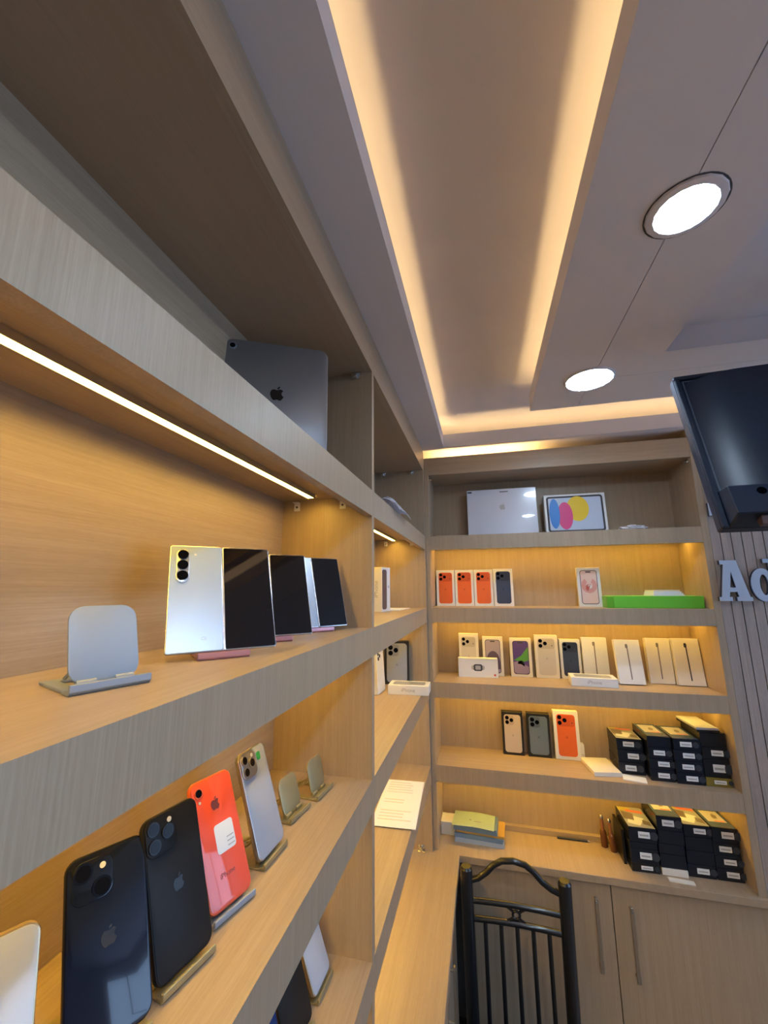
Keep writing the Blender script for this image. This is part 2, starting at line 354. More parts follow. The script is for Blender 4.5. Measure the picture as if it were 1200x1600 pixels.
# worktop running round the corner, and the cupboards below
wt = MB().prism([(-0.24, -1.6), (0.1075, -1.6), (0.1075, 1.862), (1.80, 1.862), (1.80, 2.118), (-0.24, 2.118)], ZW - 0.026, ZW)
wt = wt.build('worktop', WY, None, bevel=0.0012); tag(wt, 'continuous oak laminate worktop turning the corner under the shelves', 'worktop')
MB().box(XL + 0.001, 1.13, 2.078, YB - 0.001, ZW, ZW + 0.022).build('upstand', WX, wt, bevel=0.001)
def base_cab(label, loc, doors, rot):
    """doors: (x0, x1, handle_x, hz0, hz1) in the local frame facing -y"""
    t = thing('base_cabinet', label, 'cabinet', loc, rot)
    a, b_ = doors[0][0], doors[-1][1]
    MB().box(a, b_, 0.02, 0.21, 0.0, ZW - 0.0265).build('body', WZ, t)
    for x0, x1, hx, h0, h1 in doors:
        d = MB().box(x0 + 0.0015, x1 - 0.0015, 0.0, 0.0185, 0.08, ZW - 0.034).build('door', WZ, t, bevel=0.001)
        if hx is not None:
            h = MB().box(hx - 0.006, hx + 0.006, -0.026, -0.020, h0, h1)
            h.cyl((hx, -0.022, h0 + 0.012), (hx, 0.0, h0 + 0.012), 0.004).cyl((hx, -0.022, h1 - 0.012), (hx, 0.0, h1 - 0.012), 0.004)
            h.build('handle', BRASS, d, bevel=0.001)
            MB().cyl((hx, -0.0262, h1 - 0.012), (hx, -0.028, h1 - 0.012), 0.003).build('screw_cap', CHROME, d)
    return t
base_cab('oak cupboard with tall bar handles under the rear worktop', (0, 1.882, 0), [(0.118, 0.662, 0.604, 0.453, 0.688), (0.662, 1.23, 0.721, 0.443, 0.675), (1.23, 1.80, None, 0, 0)], (0, 0, 0))
base_cab('oak cupboard under the worktop beside the chair', (0.085, 0.0, 0), [(-1.6, 0.45, None, 0, 0), (0.45, 1.53, 1.50, 0.50, 0.66), (1.53, 1.85, None, 0, 0)], (0, 0, R(90)))

# ------------------------------------------------------------------ chair
ch = thing('metal_chair', 'black tubular metal chair with arched slatted back by the cupboard doors', 'chair', (0.31, 1.55, 0))
def chp(name, m): return m.build(name, BLACKM, ch, smooth=True, world_space=True)
yb = 1.70
for x in (0.143, 0.477):
    chp('rear_leg', MB().cyl((x + (0.31 - x) * .05, yb, 0.0), (x, yb, 0.815), 0.022, n=18).cyl((x, yb, 0.815), (x, yb, 0.823), 0.022, 0.017, n=18))
    chp('front_leg', MB().cyl((x + (0.31 - x) * .05, yb - 0.38, 0.0), (x, yb - 0.38, 0.37), 0.014))
chp('top_arch', MB().tube([(0.155, yb, .779), (0.185, yb, .790), (0.215, yb, .812), (0.240, yb, .838), (0.270, yb, .855), (0.310, yb, .860), (0.350, yb, .853), (0.378, yb, .834), (0.404, yb, .808), (0.432, yb, .790), (0.465, yb, .779)], 0.0105))
for zc in (0.717, 0.662):
    chp('cross_rail', MB().tube([(0.155, yb, zc), (0.23, yb, zc + .004), (0.31, yb, zc + .006), (0.39, yb, zc + .004), (0.465, yb, zc)], 0.0098))
orn = MB().tube([(0.31 + 0.012 * math.cos(a), yb, 0.694 + 0.012 * math.sin(a)) for a in [2 * math.pi * i / 16 for i in range(17)]], 0.0045, 8)
for sx in (-1, 1):
    for sz in (-1, 1): orn.tube([(0.31 + sx * 0.010, yb, 0.694 + sz * 0.009), (0.31 + sx * 0.020, yb, 0.694 + sz * 0.016), (0.31 + sx * 0.036, yb, 0.694 + sz * 0.024)], 0.0045, 8)
chp('ornament', orn)
for x in (0.203, 0.257, 0.311, 0.364, 0.416): chp('back_bar', MB().cyl((x, yb, 0.662), (x, yb, 0.335), 0.0075, n=10))
chp('lower_rail', MB().cyl((0.15, yb, 0.335), (0.47, yb, 0.335), 0.009))
MB().slab(0.36, 0.36, 0.035, 0.04, 0.006).build('seat', plain('black_vinyl', (0.02, 0.02, 0.022), 0.45), ch, smooth=True).matrix_local = Matrix.Translation((0, -0.06 - 0.18, 0.360)) @ Matrix.Rotation(R(-90), 4, 'X') @ Matrix.Translation((0, 0, 0))
chp('stretcher', MB().cyl((0.15, yb, 0.15), (0.15, yb - 0.38, 0.15), 0.008).cyl((0.47, yb, 0.15), (0.47, yb - 0.38, 0.15), 0.008))

# ------------------------------------------------------------------ television on its ceiling arm, seen from behind
TVB = plain('tv_black_plastic', (0.007, 0.014, 0.032), 0.40, 0.0, 0.0)
TVG = plain('tv_grey_edge', (0.10, 0.13, 0.17), 0.3, 0.2)
tv = thing('television', 'black wall television seen from behind, tilted down near the ceiling', 'television', (0.797, 1.2, 2.388), (R(-17.4), 0, R(-4)))
W_, H_ = 0.74, 0.462
MB().box(0, W_, -0.012, 0.014, -H_, 0).build('panel', TVB, tv, bevel=0.003)
fr = MB(); e = 0.013
fr.box(0, W_, -0.020, -0.012, -e, 0).box(0, e, -0.020, -0.012, -H_, -e).box(W_ - e, W_, -0.020, -0.012, -H_, -e)
fr.build('bezel', TVB, tv, bevel=0.0025)
prof = [(0.022, -0.012)]
NS = 14
for k in range(NS): prof.append((prof[-1][0] + 0.108 / NS, prof[-1][1] - 0.108 / NS * math.tan(R(35 * (1 - (k + .5) / NS)))))
prof += [(W_ - x, y) for x, y in reversed(prof)]
sh = MB()
va = [[sh.bm.verts.new((x, y, zz)) for x, y in prof] for zz in (-0.026, -0.374)]
for k in range(len(prof) - 1): sh.bm.faces.new((va[0][k], va[1][k], va[1][k + 1], va[0][k + 1]))
sh.bm.faces.new(va[0]); sh.bm.faces.new(list(reversed(va[1]))); sh.bm.faces.new((va[0][0], va[0][-1], va[1][-1], va[1][0]))
sh.build('back_shell', TVB, tv, smooth=True)
YS = prof[NS][1]
ri = MB(); e2 = 0.018
ri.box(e2, W_ - e2, -0.0165, -0.012, -e2 - 0.003, -e2).box(e2, e2 + 0.003, -0.0165, -0.012, -0.37, -e2 - 0.003)
ri.build('back_rib', TVG, tv, bevel=0.001)
blg = MB().prism([(-0.012, -0.368), (-0.062, -0.380), (-0.068, -0.452), (-0.012, -0.462)], 0.012, W_ - 0.012, 'x'); blg = blg.build('electronics_housing', TVB, tv, bevel=0.002)
for x in (0.070, 0.108): MB().disc(x, -0.398, 0.009, -0.0645, -0.060, 14).build('speaker_hole', plain('hole_black', (0.002, 0.002, 0.003), 0.9, spec=0.0), blg)
MB().box(0.085, 0.088, -0.0675, -0.06, -0.45, -0.39).build('seam', TVG, blg)
pod = MB().prism([(-0.035, -0.455), (-0.06, -0.455), (-0.056, -0.474), (-0.040, -0.474)], 0.055, 0.100, 'x').build('sensor_pod', plain('smoky_plastic', (0.10, 0.07, 0.075), 0.15), tv, bevel=0.001)
MB().disc(0.084, -0.462, 0.0035, -0.062, -0.056, 10).build('standby_light', emit('standby_red', (1.0, 0.12, 0.08), 4.0), pod)
MB().slab(0.26, 0.20, 0.010, 0.02, 0.003, x0=0.345, z0=-0.235, y0=YS - 0.005).build('mount_plate', TVG, tv)
MB().slab(0.236, 0.176, 0.004, 0.016, 0.001, x0=0.345, z0=-0.223, y0=YS - 0.007).build('mount_inset', TVB, tv)
MB().box(0.315, 0.375, -0.10, YS - 0.004, -0.20, -0.06).cyl((0.345, -0.085, -0.13), (0.345, -0.085 - 0.092, 0.165), 0.02).build('ceiling_arm', BLACKM, tv, smooth=True)

# ------------------------------------------------------------------ sign letters on the slats
LET = plain('letter_acrylic', (0.46, 0.54, 0.68), 0.35); LETB = plain('letter_edge', (0.05, 0.05, 0.07), 0.6)
def letter(name, label, x, z, s, faces):
    t = thing(name, label, 'letter', (x, YC, z))
    for nm, polys in faces:
        P = [[(p[0] * s, p[1] * s) for p in pl] for pl in polys]
        MB().plate(P, -0.016, -0.012).build(nm, LET, t)
        MB().plate(P, -0.012, 0.0).build('backing', LETB, t)
    return t
Apoly = [(0,0),(.27,0),(.27,.1),(.215,.1),(.235,.22),(.395,.22),(.415,.1),(.37,.1),(.37,0),(.69,0),(.69,.1),(.645,.1),(.46,1.0),(.11,1.0),(.11,.9),(.18,.9),(.05,.1),(0,.1)]
letter('sign_letter', 'pale blue capital A with slab serifs on the slatted wall', 1.151, 1.765, 0.157, [('face', [Apoly, [(.255,.33),(.38,.33),(.315,.74)]])])
el = lambda cx, cz, rx, rz, n=28: [(cx + rx * math.cos(2 * math.pi * i / n), cz + rz * math.sin(2 * math.pi * i / n)) for i in range(n)]
letter('sign_letter', 'pale blue lower case d cut by the picture edge beside the capital A', 1.262, 1.765, 0.157, [('bowl', [el(.25, .39, .25, .40), el(.27, .39, .09, .25)]), ('stem', [[(.42, 0), (.70, 0), (.70, .1), (.64, .1), (.64, 1.02), (.32, 1.02), (.32, .92), (.42, .92)]])])
letter('sign_letter', 'pale blue letter foot half hidden behind the television corner', 1.161, 2.103, 0.157, [('face', [[(0, 0), (.55, 0), (.55, .34), (.42, .34), (.42, 1), (.13, 1), (.13, .34), (0, .34)]])])

# ------------------------------------------------------------------ phone stands and phones
def stand(label, loc, rz, mat, w=0.066, tilt=22, pw=0.056, ph=0.068, group=None, gap=0.010):
    t = thing('phone_stand', label, 'phone stand', loc, (0, 0, R(rz)), group)
    base = MB().box(-w / 2, w / 2, 0.0, 0.014, 0, 0.003).box(-w / 2, w / 2, 0.062, 0.075, 0, 0.003).box(-w / 2, -w / 2 + 0.013, 0.014, 0.062, 0, 0.003).box(w / 2 - 0.013, w / 2, 0.014, 0.062, 0, 0.003)
    base.build('base', mat, t, bevel=0.0007)
    MB().prism([(-0.004, 0), (0.004, 0), (0.004, 0.0045), (0.0, 0.0045), (-0.0025, 0.005), (-0.003, 0.0095), (-0.0065, 0.0095), (-0.007, 0.003)], -w / 2, w / 2, 'x').build('front_lip', mat, t, bevel=0.0006)
    p = MB().slab(pw, ph, 0.0028, 0.014, 0.0006).build('back_plate', mat, t, smooth=True)
    p.matrix_local = Matrix.Translation((0, gap, 0.006)) @ Matrix.Rotation(R(-tilt), 4, 'X')
    for sx in (-1, 1): MB().cyl((sx * 0.008, gap + 0.002, 0.006), (sx * 0.024, gap + 0.002, 0.006), 0.0038).build('knuckle', mat, t, smooth=True)
    for sx in (-0.016, 0.016): MB().tube([(sx, 0.066, 0.004), (sx, 0.036, 0.020), (sx, 0.026, 0.030)], 0.002, 6).build('strut', mat, t)
    return t
def phone(label, loc, rz, tilt, w, h, body, back, cams, logo_mat=None, lettering=None, r=0.011, t=0.0078, island=None, flash=None, logo_z=0.5, cat='phone', name='smartphone', cam_mat=None, lens_r=0.0072):
    """visible back faces local -y"""
    o = thing(name, label, cat, loc, (R(-tilt), 0, R(rz)))
    MB().slab(w, h, t, r, 0.0022).build('frame', body, o, smooth=True)
    MB().slab(w - 0.0035, h - 0.0035, 0.0008, r - 0.0016, 0.0003, z0=0.00175, y0=-0.0005).build('back_glass', back, o, smooth=True)
    if island:
        ix, iz, iw, ih = island
        bump = MB().slab(iw, ih, 0.0022, min(iw, ih) * 0.27, 0.0007, x0=ix, z0=iz - ih / 2, y0=-0.0022).build('camera_bump', cam_mat or back, o, smooth=True)
    else: bump = None
    for (x, z) in cams:
        y = -0.0022 if bump else -0.0004
        ln = MB().disc(x, z, lens_r, y - 0.0016, y, 22).build('lens_ring', cam_mat or body, bump or o)
        MB().disc(x, z, lens_r * 0.78, y - 0.0019, y - 0.0012, 22).build('lens', LENS, bump or o)
    if flash: MB().disc(flash[0], flash[1], 0.0028, -0.0026 if bump else -0.0009, -0.0004, 12).build('flash', CREAM, bump or o)
    if logo_mat: logo(o, logo_mat, 0, h * logo_z, 0.0165, -0.0005)
    if lettering: text(lettering, 0.0085, logo_mat, o, loc=(0, -0.0007, h * 0.22))
    return o
NAVY = plain('midnight_glass', (0.006, 0.010, 0.026), 0.12, 0.0, 0.4); NAVYF = plain('midnight_frame', (0.012, 0.015, 0.026), 0.25, 0.6)
SPACEB = plain('space_black_glass', (0.010, 0.010, 0.011), 0.45, spec=0.25); SPACEF = plain('space_black_frame', (0.022, 0.022, 0.024), 0.3, 0.6)
CORAL = plain('coral_glass', (0.86, 0.105, 0.055), 0.10, 0.0, 0.4); CORALF = plain('coral_frame', (0.85, 0.16, 0.06), 0.3, 0.4)
TITAN = plain('silver_blue_glass', (0.40, 0.43, 0.50), 0.22, 0.1); TITANF = plain('titanium_frame', (0.42, 0.38, 0.34), 0.28, 0.8)
PEARL = plain('pearl_glass', (0.50, 0.53, 0.60), 0.16, 0.0, 0.3); GOLDF = plain('gold_frame', (0.62, 0.47, 0.28), 0.3, 0.8)
DARKLOGO = plain('dark_logo', (0.075, 0.078, 0.088), 0.2, 0.6); FAINT = plain('faint_logo', (0.014, 0.014, 0.015), 0.3, 0.3)
BRONZE = plain('bronze_logo', (0.30, 0.06, 0.04), 0.3, 0.6)
tri = lambda cx, cz, d: [(cx - d, cz + d), (cx - d, cz - d), (cx + d, cz)]
# lower display shelf, left to right
SH2 = [  # y, x, rz, tilt
    ('white', -0.098, 0.272, 62, 16), ('navy', -0.090, 0.370, 62, 26), ('black', -0.077, 0.452, 78, 18.5), ('coral', -0.081, 0.541, 75, 24), ('silver', -0.083, 0.649, 88, 19.5)]
PZ = Z2 + 0.0100
def on_stand(x, y): return (x, y, PZ)
phone('white backed phone with gold edge cut by the lower left picture corner', on_stand(-0.106, 0.268), 62, 16, 0.0715, 0.135, GOLDF, PEARL, [])
phone('midnight blue phone with two cameras and an apple logo, second from the left', on_stand(-0.090, 0.370), 62, 26, 0.0715, 0.1475, NAVYF, NAVY, [(-0.022, 0.1325), (-0.006, 0.1165)], DARKLOGO, island=(-0.0135, 0.1245, 0.035, 0.035), flash=(-0.005, 0.1335), lens_r=0.0085)
phone('matte black phone with three cameras leaning between the midnight and coral phones', on_stand(-0.077, 0.452), 78, 18.5, 0.0715, 0.150, SPACEF, SPACEB, tri(-0.0165, 0.1300, 0.0085), FAINT, island=(-0.015, 0.130, 0.038, 0.039), flash=(-0.0045, 0.1405))
co = phone('coral red phone with a white sticker and a single camera', on_stand(-0.081, 0.541), 75, 24, 0.068, 0.150, CORALF, CORAL, [(-0.0225, 0.1355)], BRONZE, 'iPhone', logo_z=0.76, lens_r=0.0062)
st = MB().slab(0.030, 0.034, 0.0003, 0.004, x0=0.006, z0=0.056, y0=-0.0008).build('sticker', WHITE, co)
stl = MB()
for k in range(3): stl.box(0.008, 0.019, -0.0012, -0.0008, 0.060 + 0.005 * k, 0.0612 + 0.005 * k)
stl.build('sticker_print', GREYINK, st)
MB().disc(-0.0225, 0.124, 0.0018, -0.0009, -0.0004, 10).build('flash', CREAM, co)
si = phone('silver blue phone with three large cameras beside the empty gold stands', on_stand(-0.083, 0.649), 88, 19.5, 0.0715, 0.150, TITANF, TITAN, tri(-0.0165, 0.1300, 0.0085), None, island=(-0.015, 0.130, 0.038, 0.039), cam_mat=TITANF, flash=(-0.0045, 0.1405))
MB().slab(0.010, 0.012, 0.0004, 0.003, x0=0.014, z0=0.127, y0=-0.0010).build('green_sticker', plain('green_sticker', (0.05, 0.45, 0.08), 0.4), si)
for lab, x, y, rz, tl, m in [('gold stand under the white phone at the lower left corner', -0.106, 0.268, 62, 16, GOLD), ('gold stand under the midnight blue phone', -0.090, 0.370, 62, 26, GOLD), ('gold stand under the matte black three camera phone', -0.077, 0.452, 78, 18.5, GOLD), ('silver stand under the coral red phone', -0.081, 0.541, 75, 24, SILVER), ('gold stand under the silver blue phone', -0.083, 0.649, 88, 19.5, GOLD)]:
    stand(lab, (x, y, Z2), rz, m, tilt=tl, gap=0.0105)
stand('empty gold phone stand next to the silver blue phone', (-0.096, 0.765, Z2), 83, GOLD, tilt=19, ph=0.060)
stand('empty gold phone stand closest to the partition', (-0.082, 0.850, Z2), 84, GOLD, tilt=14, ph=0.060)
# bottom shelf, partly in view
PZ3 = Z3 + 0.0100
phone('white phone back on the lowest visible shelf by the partition', (-0.077, 0.856, PZ3), 88, 22, 0.0715, 0.150, GOLDF, PEARL, [(-0.0225, 0.1355)], None)
phone('black phone on the lowest visible shelf in front of the white one', (-0.077, 0.760, PZ3), 80, 20, 0.0740, 0.155, SPACEF, SPACEB, tri(-0.0165, 0.1340, 0.0085), FAINT, island=(-0.015, 0.134, 0.038, 0.039))
phone('dark blue phone corner at the bottom edge of the picture', (-0.077, 0.665, PZ3), 78, 20, 0.0715, 0.150, plain('blue_frame', (0.02, 0.04, 0.12), 0.2, 0.5), plain('blue_glass', (0.01, 0.03, 0.14), 0.1), tri(-0.0165, 0.1300, 0.0085), FAINT, island=(-0.015, 0.130, 0.038, 0.039))
for lab, y, rz, tl in [('gold stand under the white phone on the lowest visible shelf', 0.856, 88, 22), ('gold stand under the black phone on the lowest visible shelf', 0.760, 80, 20), ('gold stand under the dark blue phone at the bottom edge', 0.665, 78, 20)]:
    stand(lab, (-0.077, y, Z3), rz, GOLD, tilt=tl)

# upper display shelf: empty silver stand and three opened folding phones on pink stands
stand('empty silver phone stand on the upper display shelf', (-0.090, 0.327, Z1), 68, SILVER, tilt=20, w=0.068, pw=0.060, ph=0.074)
FOLDB = plain('silver_fold_back', (0.44, 0.54, 0.68), 0.32, 0.35); FOLDF = plain('silver_fold_frame', (0.62, 0.63, 0.66), 0.25, 0.8)
def fold(label, loc, rz, tilt, cams=True, w=0.143, h=0.158, angle=6):
    """opened folding phone from behind: metal back with cameras on the left, cover display on the right"""
    o = thing('folding_phone', label, 'phone', loc, (R(-tilt), 0, R(rz)))
    hw = w / 2
    for s_, nm in ((-1, 'camera_half'), (1, 'cover_half')):
        b_ = MB().slab(hw - 0.0008, h, 0.0045, 0.0035, 0.001, x0=s_ * hw / 2).build(nm, FOLDF, o, smooth=True)
        if s_ < 0:
            MB().slab(hw - 0.003, h - 0.003, 0.0006, 0.003, 0.0002, x0=-hw / 2, z0=0.0015, y0=-0.0004).build('back_glass', FOLDB, b_)
            bm_ = MB().slab(0.0165, 0.052, 0.0022, 0.0082, 0.0006, x0=-hw + 0.0175, z0=h - 0.060, y0=-0.0024).build('camera_bump', FOLDF, b_, smooth=True)
            for k in range(3):
                MB().disc(-hw + 0.0175, h - 0.0165 - 0.0165 * k, 0.0072, -0.0040, -0.0024, 22).build('lens', LENS, b_)
            MB().disc(-hw + 0.034, h - 0.015, 0.0018, -0.0008, -0.0004, 10).build('flash', CREAM, b_)
            text('CE', 0.006, GREYINK, b_, loc=(-hw + 0.046, -0.0006, 0.018))
        else:
            MB().slab(hw - 0.0035, h - 0.0035, 0.0006, 0.0025, 0.0002, x0=hw / 2, z0=0.00175, y0=-0.0005).build('cover_display', GLASSBLK, b_)
    MB().box(-0.0009, 0.0009, 0.0004, 0.0045, 0.001, h - 0.001).build('spine', FOLDF, o)
    return o
fold('opened folding phone showing three cameras and black cover display', (-0.086, 0.494, Z1 + 0.0100), 46, 24)
fold('opened folding phone in the middle of the row of three', (-0.102, 0.655, Z1 + 0.0100), 44, 22)
fold('opened folding phone closest to the partition with lamp reflection', (-0.086, 0.820, Z1 + 0.0100), 52, 18)
for lab, x, y, rz, tl in [('pink stand under the folding phone that shows its cameras', -0.086, 0.494, 46, 24), ('pink stand under the middle folding phone', -0.102, 0.655, 44, 22), ('pink stand under the folding phone closest to the partition', -0.086, 0.820, 52, 18)]:
    stand(lab, (x, y, Z1), rz, PINK, tilt=tl, gap=0.008)

# tablet standing in the open top compartment
TABM = plain('space_grey_tablet', (0.27, 0.28, 0.31), 0.38, 0.6)
tb = thing('tablet', 'space grey tablet with apple logo standing above the light strip', 'tablet', (-0.140, 0.690, ZR + 0.001), (R(-4), 0, R(28)))
MB().slab(0.215, 0.281, 0.0065, 0.018, 0.0015, seg=8).build('body', TABM, tb, smooth=True)
MB().disc(-0.092, 0.264, 0.0075, -0.0018, 0.0, 24).build('camera_ring', SILVER, tb); MB().disc(-0.092, 0.264, 0.0058, -0.0022, -0.0010, 24).build('lens', LENS, tb)
logo(tb, plain('tablet_logo', (0.05, 0.045, 0.045), 0.12, 0.7), 0.002, 0.160, 0.034, -0.0001)

# ------------------------------------------------------------------ boxed phones
def pbox(label, x, y, z, w, h, d=0.030, kind='pro17', c1=ORANGE, c2=ORANGED, rz=0, tilt=0, body=WHITE, group=None, extra=None, name='phone_box', pw=0.74, ph=0.86):
    o = thing(name, label, 'box', (x, y, z + d * math.sin(R(tilt))), (R(-tilt), 0, R(rz)), group)
    MB().box(-w / 2, w / 2, 0, d, 0, h).build('carton', body, o, bevel=0.0008)
    W, H = w * pw, h * ph; z0 = (h - H) / 2; e = -0.0004
    if kind in ('pro17', 'pro'):
        pr_ = MB().slab(W, H, 0.0004, W * 0.16, z0=z0, y0=e).build('phone_print', c1, o)
        if kind == 'pro17':
            MB().slab(W * 0.95, H * 0.27, 0.0003, W * 0.14, z0=z0 + H * 0.71, y0=e - 0.0003).build('camera_print', c2, pr_)
            cs = [(-W * .33, H * .925), (-W * .33, H * .79), (-W * .06, H * .857)]
            MB().disc(W * 0.33, z0 + H * 0.80, W * 0.035, e - 0.0007, e - 0.0003, 10).build('flash_print', INK, pr_)
        else:
            MB().slab(W * 0.56, W * 0.56, 0.0003, W * 0.13, x0=-W * 0.18, z0=z0 + H - W * 0.60, y0=e - 0.0003).build('camera_print', c2, pr_)
            zz = H - W * 0.32; cs = [(-W * .31, zz + W * .13), (-W * .31, zz - W * .13), (-W * .05, zz)]
        lm = MB()
        for cx, cz in cs: lm.disc(cx, z0 + cz, W * 0.115, e - 0.0007, e - 0.0003, 14)
        lm.build('lens_print', LENS, pr_)
        logo(pr_, c2, 0, z0 + H * 0.45, W * 0.16, e)
    elif kind == 'front':
        pr_ = MB().slab(W, H, 0.0004, W * 0.16, z0=z0, y0=e).build('phone_print', INK, o)
        sc = MB().slab(W * 0.93, H * 0.965, 0.0003, W * 0.13, z0=z0 + H * 0.0175, y0=e - 0.0003).build('screen_print', c1, pr_)
        MB().slab(W * 0.32, H * 0.035, 0.0003, H * 0.016, z0=z0 + H * 0.93, y0=e - 0.0006).build('notch_print', INK, pr_)
        for (mt, polys) in (c2 or []):
            MB().plate([[(p[0] * W, z0 + p[1] * H) for p in polys]], e - 0.0006, e - 0.0003).build('wallpaper_print', mt, pr_)
    elif kind == 'pencil':
        ln = MB().slab(w * 0.045, h * 0.74, 0.0006, w * 0.02, x0=0, z0=h * 0.10, y0=e).slab(w * 0.10, h * 0.10, 0.0006, w * 0.045, x0=-w * 0.02, z0=h * 0.80, y0=e)
        ln.build('edge_print', c1, o)
    if extra: text(extra, 0.009, GREYINK, o, loc=(w / 2 + 0.0003, d / 2, h / 2), rot=(0, R(90), R(90)))
    return o
# first shelf from the top of the rear unit
G1 = 'orange phone boxes in a row on the rear shelf'
for k, lab in enumerate(['leftmost of the three orange phone boxes side by side', 'middle one of the three orange phone boxes side by side', 'orange phone box directly left of the dark blue one']):
    pbox(lab, 0.0720 + 0.0925 * k, 2.05, Z1, 0.0905, 0.176, kind='pro17', group=G1)
bx = pbox('dark blue phone box at the end of the orange row', 0.3500, 2.046, Z1, 0.0905, 0.178, kind='pro17', c1=BLUEP, c2=BLUEPD)
pet = lambda a0, a1, r0, r1, cz=.55, n=10: [(r1 * math.cos(R(a0 + (a1 - a0) * i / n)), cz + .5 * r1 * math.sin(R(a0 + (a1 - a0) * i / n))) for i in range(n + 1)] + [(r0 * math.cos(R(a1 - (a1 - a0) * i / n)), cz + .5 * r0 * math.sin(R(a1 - (a1 - a0) * i / n))) for i in range(n + 1)]
PKP = plain('pink_print', (0.75, 0.36, 0.32), 0.4); PKL = plain('pale_pink_print', (0.80, 0.60, 0.55), 0.4); RED = plain('red_print', (0.62, 0.10, 0.08), 0.4)
pbox('phone box with a pink swirl screen standing alone above the green box', 0.7230, 2.015, Z1, 0.096, 0.176, kind='front', c1=PKL, c2=[(PKP, pet(120, 420, .20, .46)), (RED, pet(60, 250, .02, .22, .48)), (WHITE, pet(-30, 160, .04, .15, .5))], rz=-4)
gb = thing('flat_carton', 'long bright green flat carton on the rear shelf', 'box', (0.949, 1.93, Z1), (0, 0, R(-1)))
MB().box(-0.155, 0.178, 0, 0.150, 0, 0.050).build('lid', GREEN, gb, bevel=0.0015)
MB().box(-0.181, -0.1555, 0.001, 0.149, 0, 0.048).build('tray_end', plain('green_tray', (0.12, 0.42, 0.02), 0.45), gb, bevel=0.001)
pp = thing('folded_papers', 'small pile of white papers on the green carton', 'papers', (1.005, 1.99, Z1 + 0.050), (0, 0, R(3)))
for k in range(4): MB().box(-0.058 + 0.002 * k, 0.060 - 0.004 * k, -0.05 + .003 * k, 0.045, 0.006 * k, 0.006 * k + 0.0055).build('sheet', PAPER if k < 3 else CREAM, pp, bevel=0.0004)

# second shelf
pbox('silver phone box at the left end behind the watch box', 0.172, 2.048, Z2, 0.092, 0.190, kind='pro17', c1=SILVP, c2=SILVPD, body=CREAM)
LILAC = plain('lilac_print', (0.38, 0.32, 0.42), 0.4)
dome = [(-.46, .12), (.46, .12)] + [(.46 * math.cos(R(a)), .30 + .36 * math.sin(R(a))) for a in range(0, 181, 15)]
pbox('phone box with a dark dome on its screen, right behind the watch box', 0.284, 2.058, Z2, 0.094, 0.176, kind='front', c1=LILAC, c2=[(PURPLE, dome)], body=CREAM)
wbx = thing('watch_box', 'small white landscape box with a watch picture on the rear shelf', 'box', (0.213, 2.008, Z2), (0, 0, R(3)))
MB().box(-0.090, 0.090, 0, 0.034, 0, 0.084).build('carton', WHITE, wbx, bevel=0.0008)
wp = MB().slab(0.040, 0.030, 0.0004, 0.009, z0=0.028, y0=-0.0004).build('watch_print', INK, wbx)
MB().slab(0.024, 0.018, 0.0003, 0.004, z0=0.034, y0=-0.0007).build('dial_print', GREYINK, wp)
MB().slab(0.060, 0.020, 0.0002, 0.008, z0=0.033, y0=-0.0002).build('strap_print', SILVPD, wp)
MB().disc(0.075, 0.012, 0.005, -0.0004, 0, 14).build('mark', RED, wbx)
GRN = plain('green_wave_print', (0.10, 0.34, 0.06), 0.4); VIO = plain('violet_print', (0.10, 0.06, 0.26), 0.4); MAU = plain('mauve_print', (0.34, 0.26, 0.40), 0.4)
pbox('phone box with green and violet waves on its screen', 0.410, 2.058, Z2, 0.096, 0.173, kind='front', c1=VIO, c2=[(GRN, [(-.46, .42), (.0, .55), (.46, .82), (.46, .42), (.1, .36)]), (MAU, [(-.46, .36), (-.1, .40), (.46, .22), (.46, .06), (.3, .02), (-.3, .02), (-.46, .06)]), (INK, pet(0, 360, 0, .22, .30))], body=CREAM)
pbox('large cream phone box with silver phone left of the blue one', 0.524, 2.055, Z2, 0.101, 0.189, kind='pro17', c1=SILVP, c2=SILVPD, body=CREAM)
pbox('blue phone box wedged between cream boxes on the second shelf', 0.6265, 2.062, Z2, 0.088, 0.172, kind='pro17', c1=BLUEP, c2=BLUEPD)
EDG = plain('edge_grey_print', (0.22, 0.20, 0.19), 0.4); EDK = plain('edge_dark_print', (0.03, 0.025, 0.03), 0.4)
pbox('slim white tablet box right behind the flat phone box', 0.7285, 2.050, Z2, 0.104, 0.182, d=0.026, kind='pencil', c1=EDG, tilt=3, name='tablet_box')
pbox('slim white tablet box tilted forward of the others with shiny front', 0.848, 1.985, Z2, 0.100, 0.180, d=0.024, kind='pencil', c1=EDG, tilt=11, name='tablet_box')
pbox('slim pale tablet box with faint grey line, second from right', 0.979, 2.036, Z2, 0.094, 0.185, d=0.026, kind='pencil', c1=EDG, tilt=4, name='tablet_box', body=CREAM)
pbox('slim cream tablet box with bold dark line at the right end', 1.079, 2.012, Z2, 0.100, 0.188, d=0.026, kind='pencil', c1=EDK, tilt=7, name='tablet_box', body=CREAM)
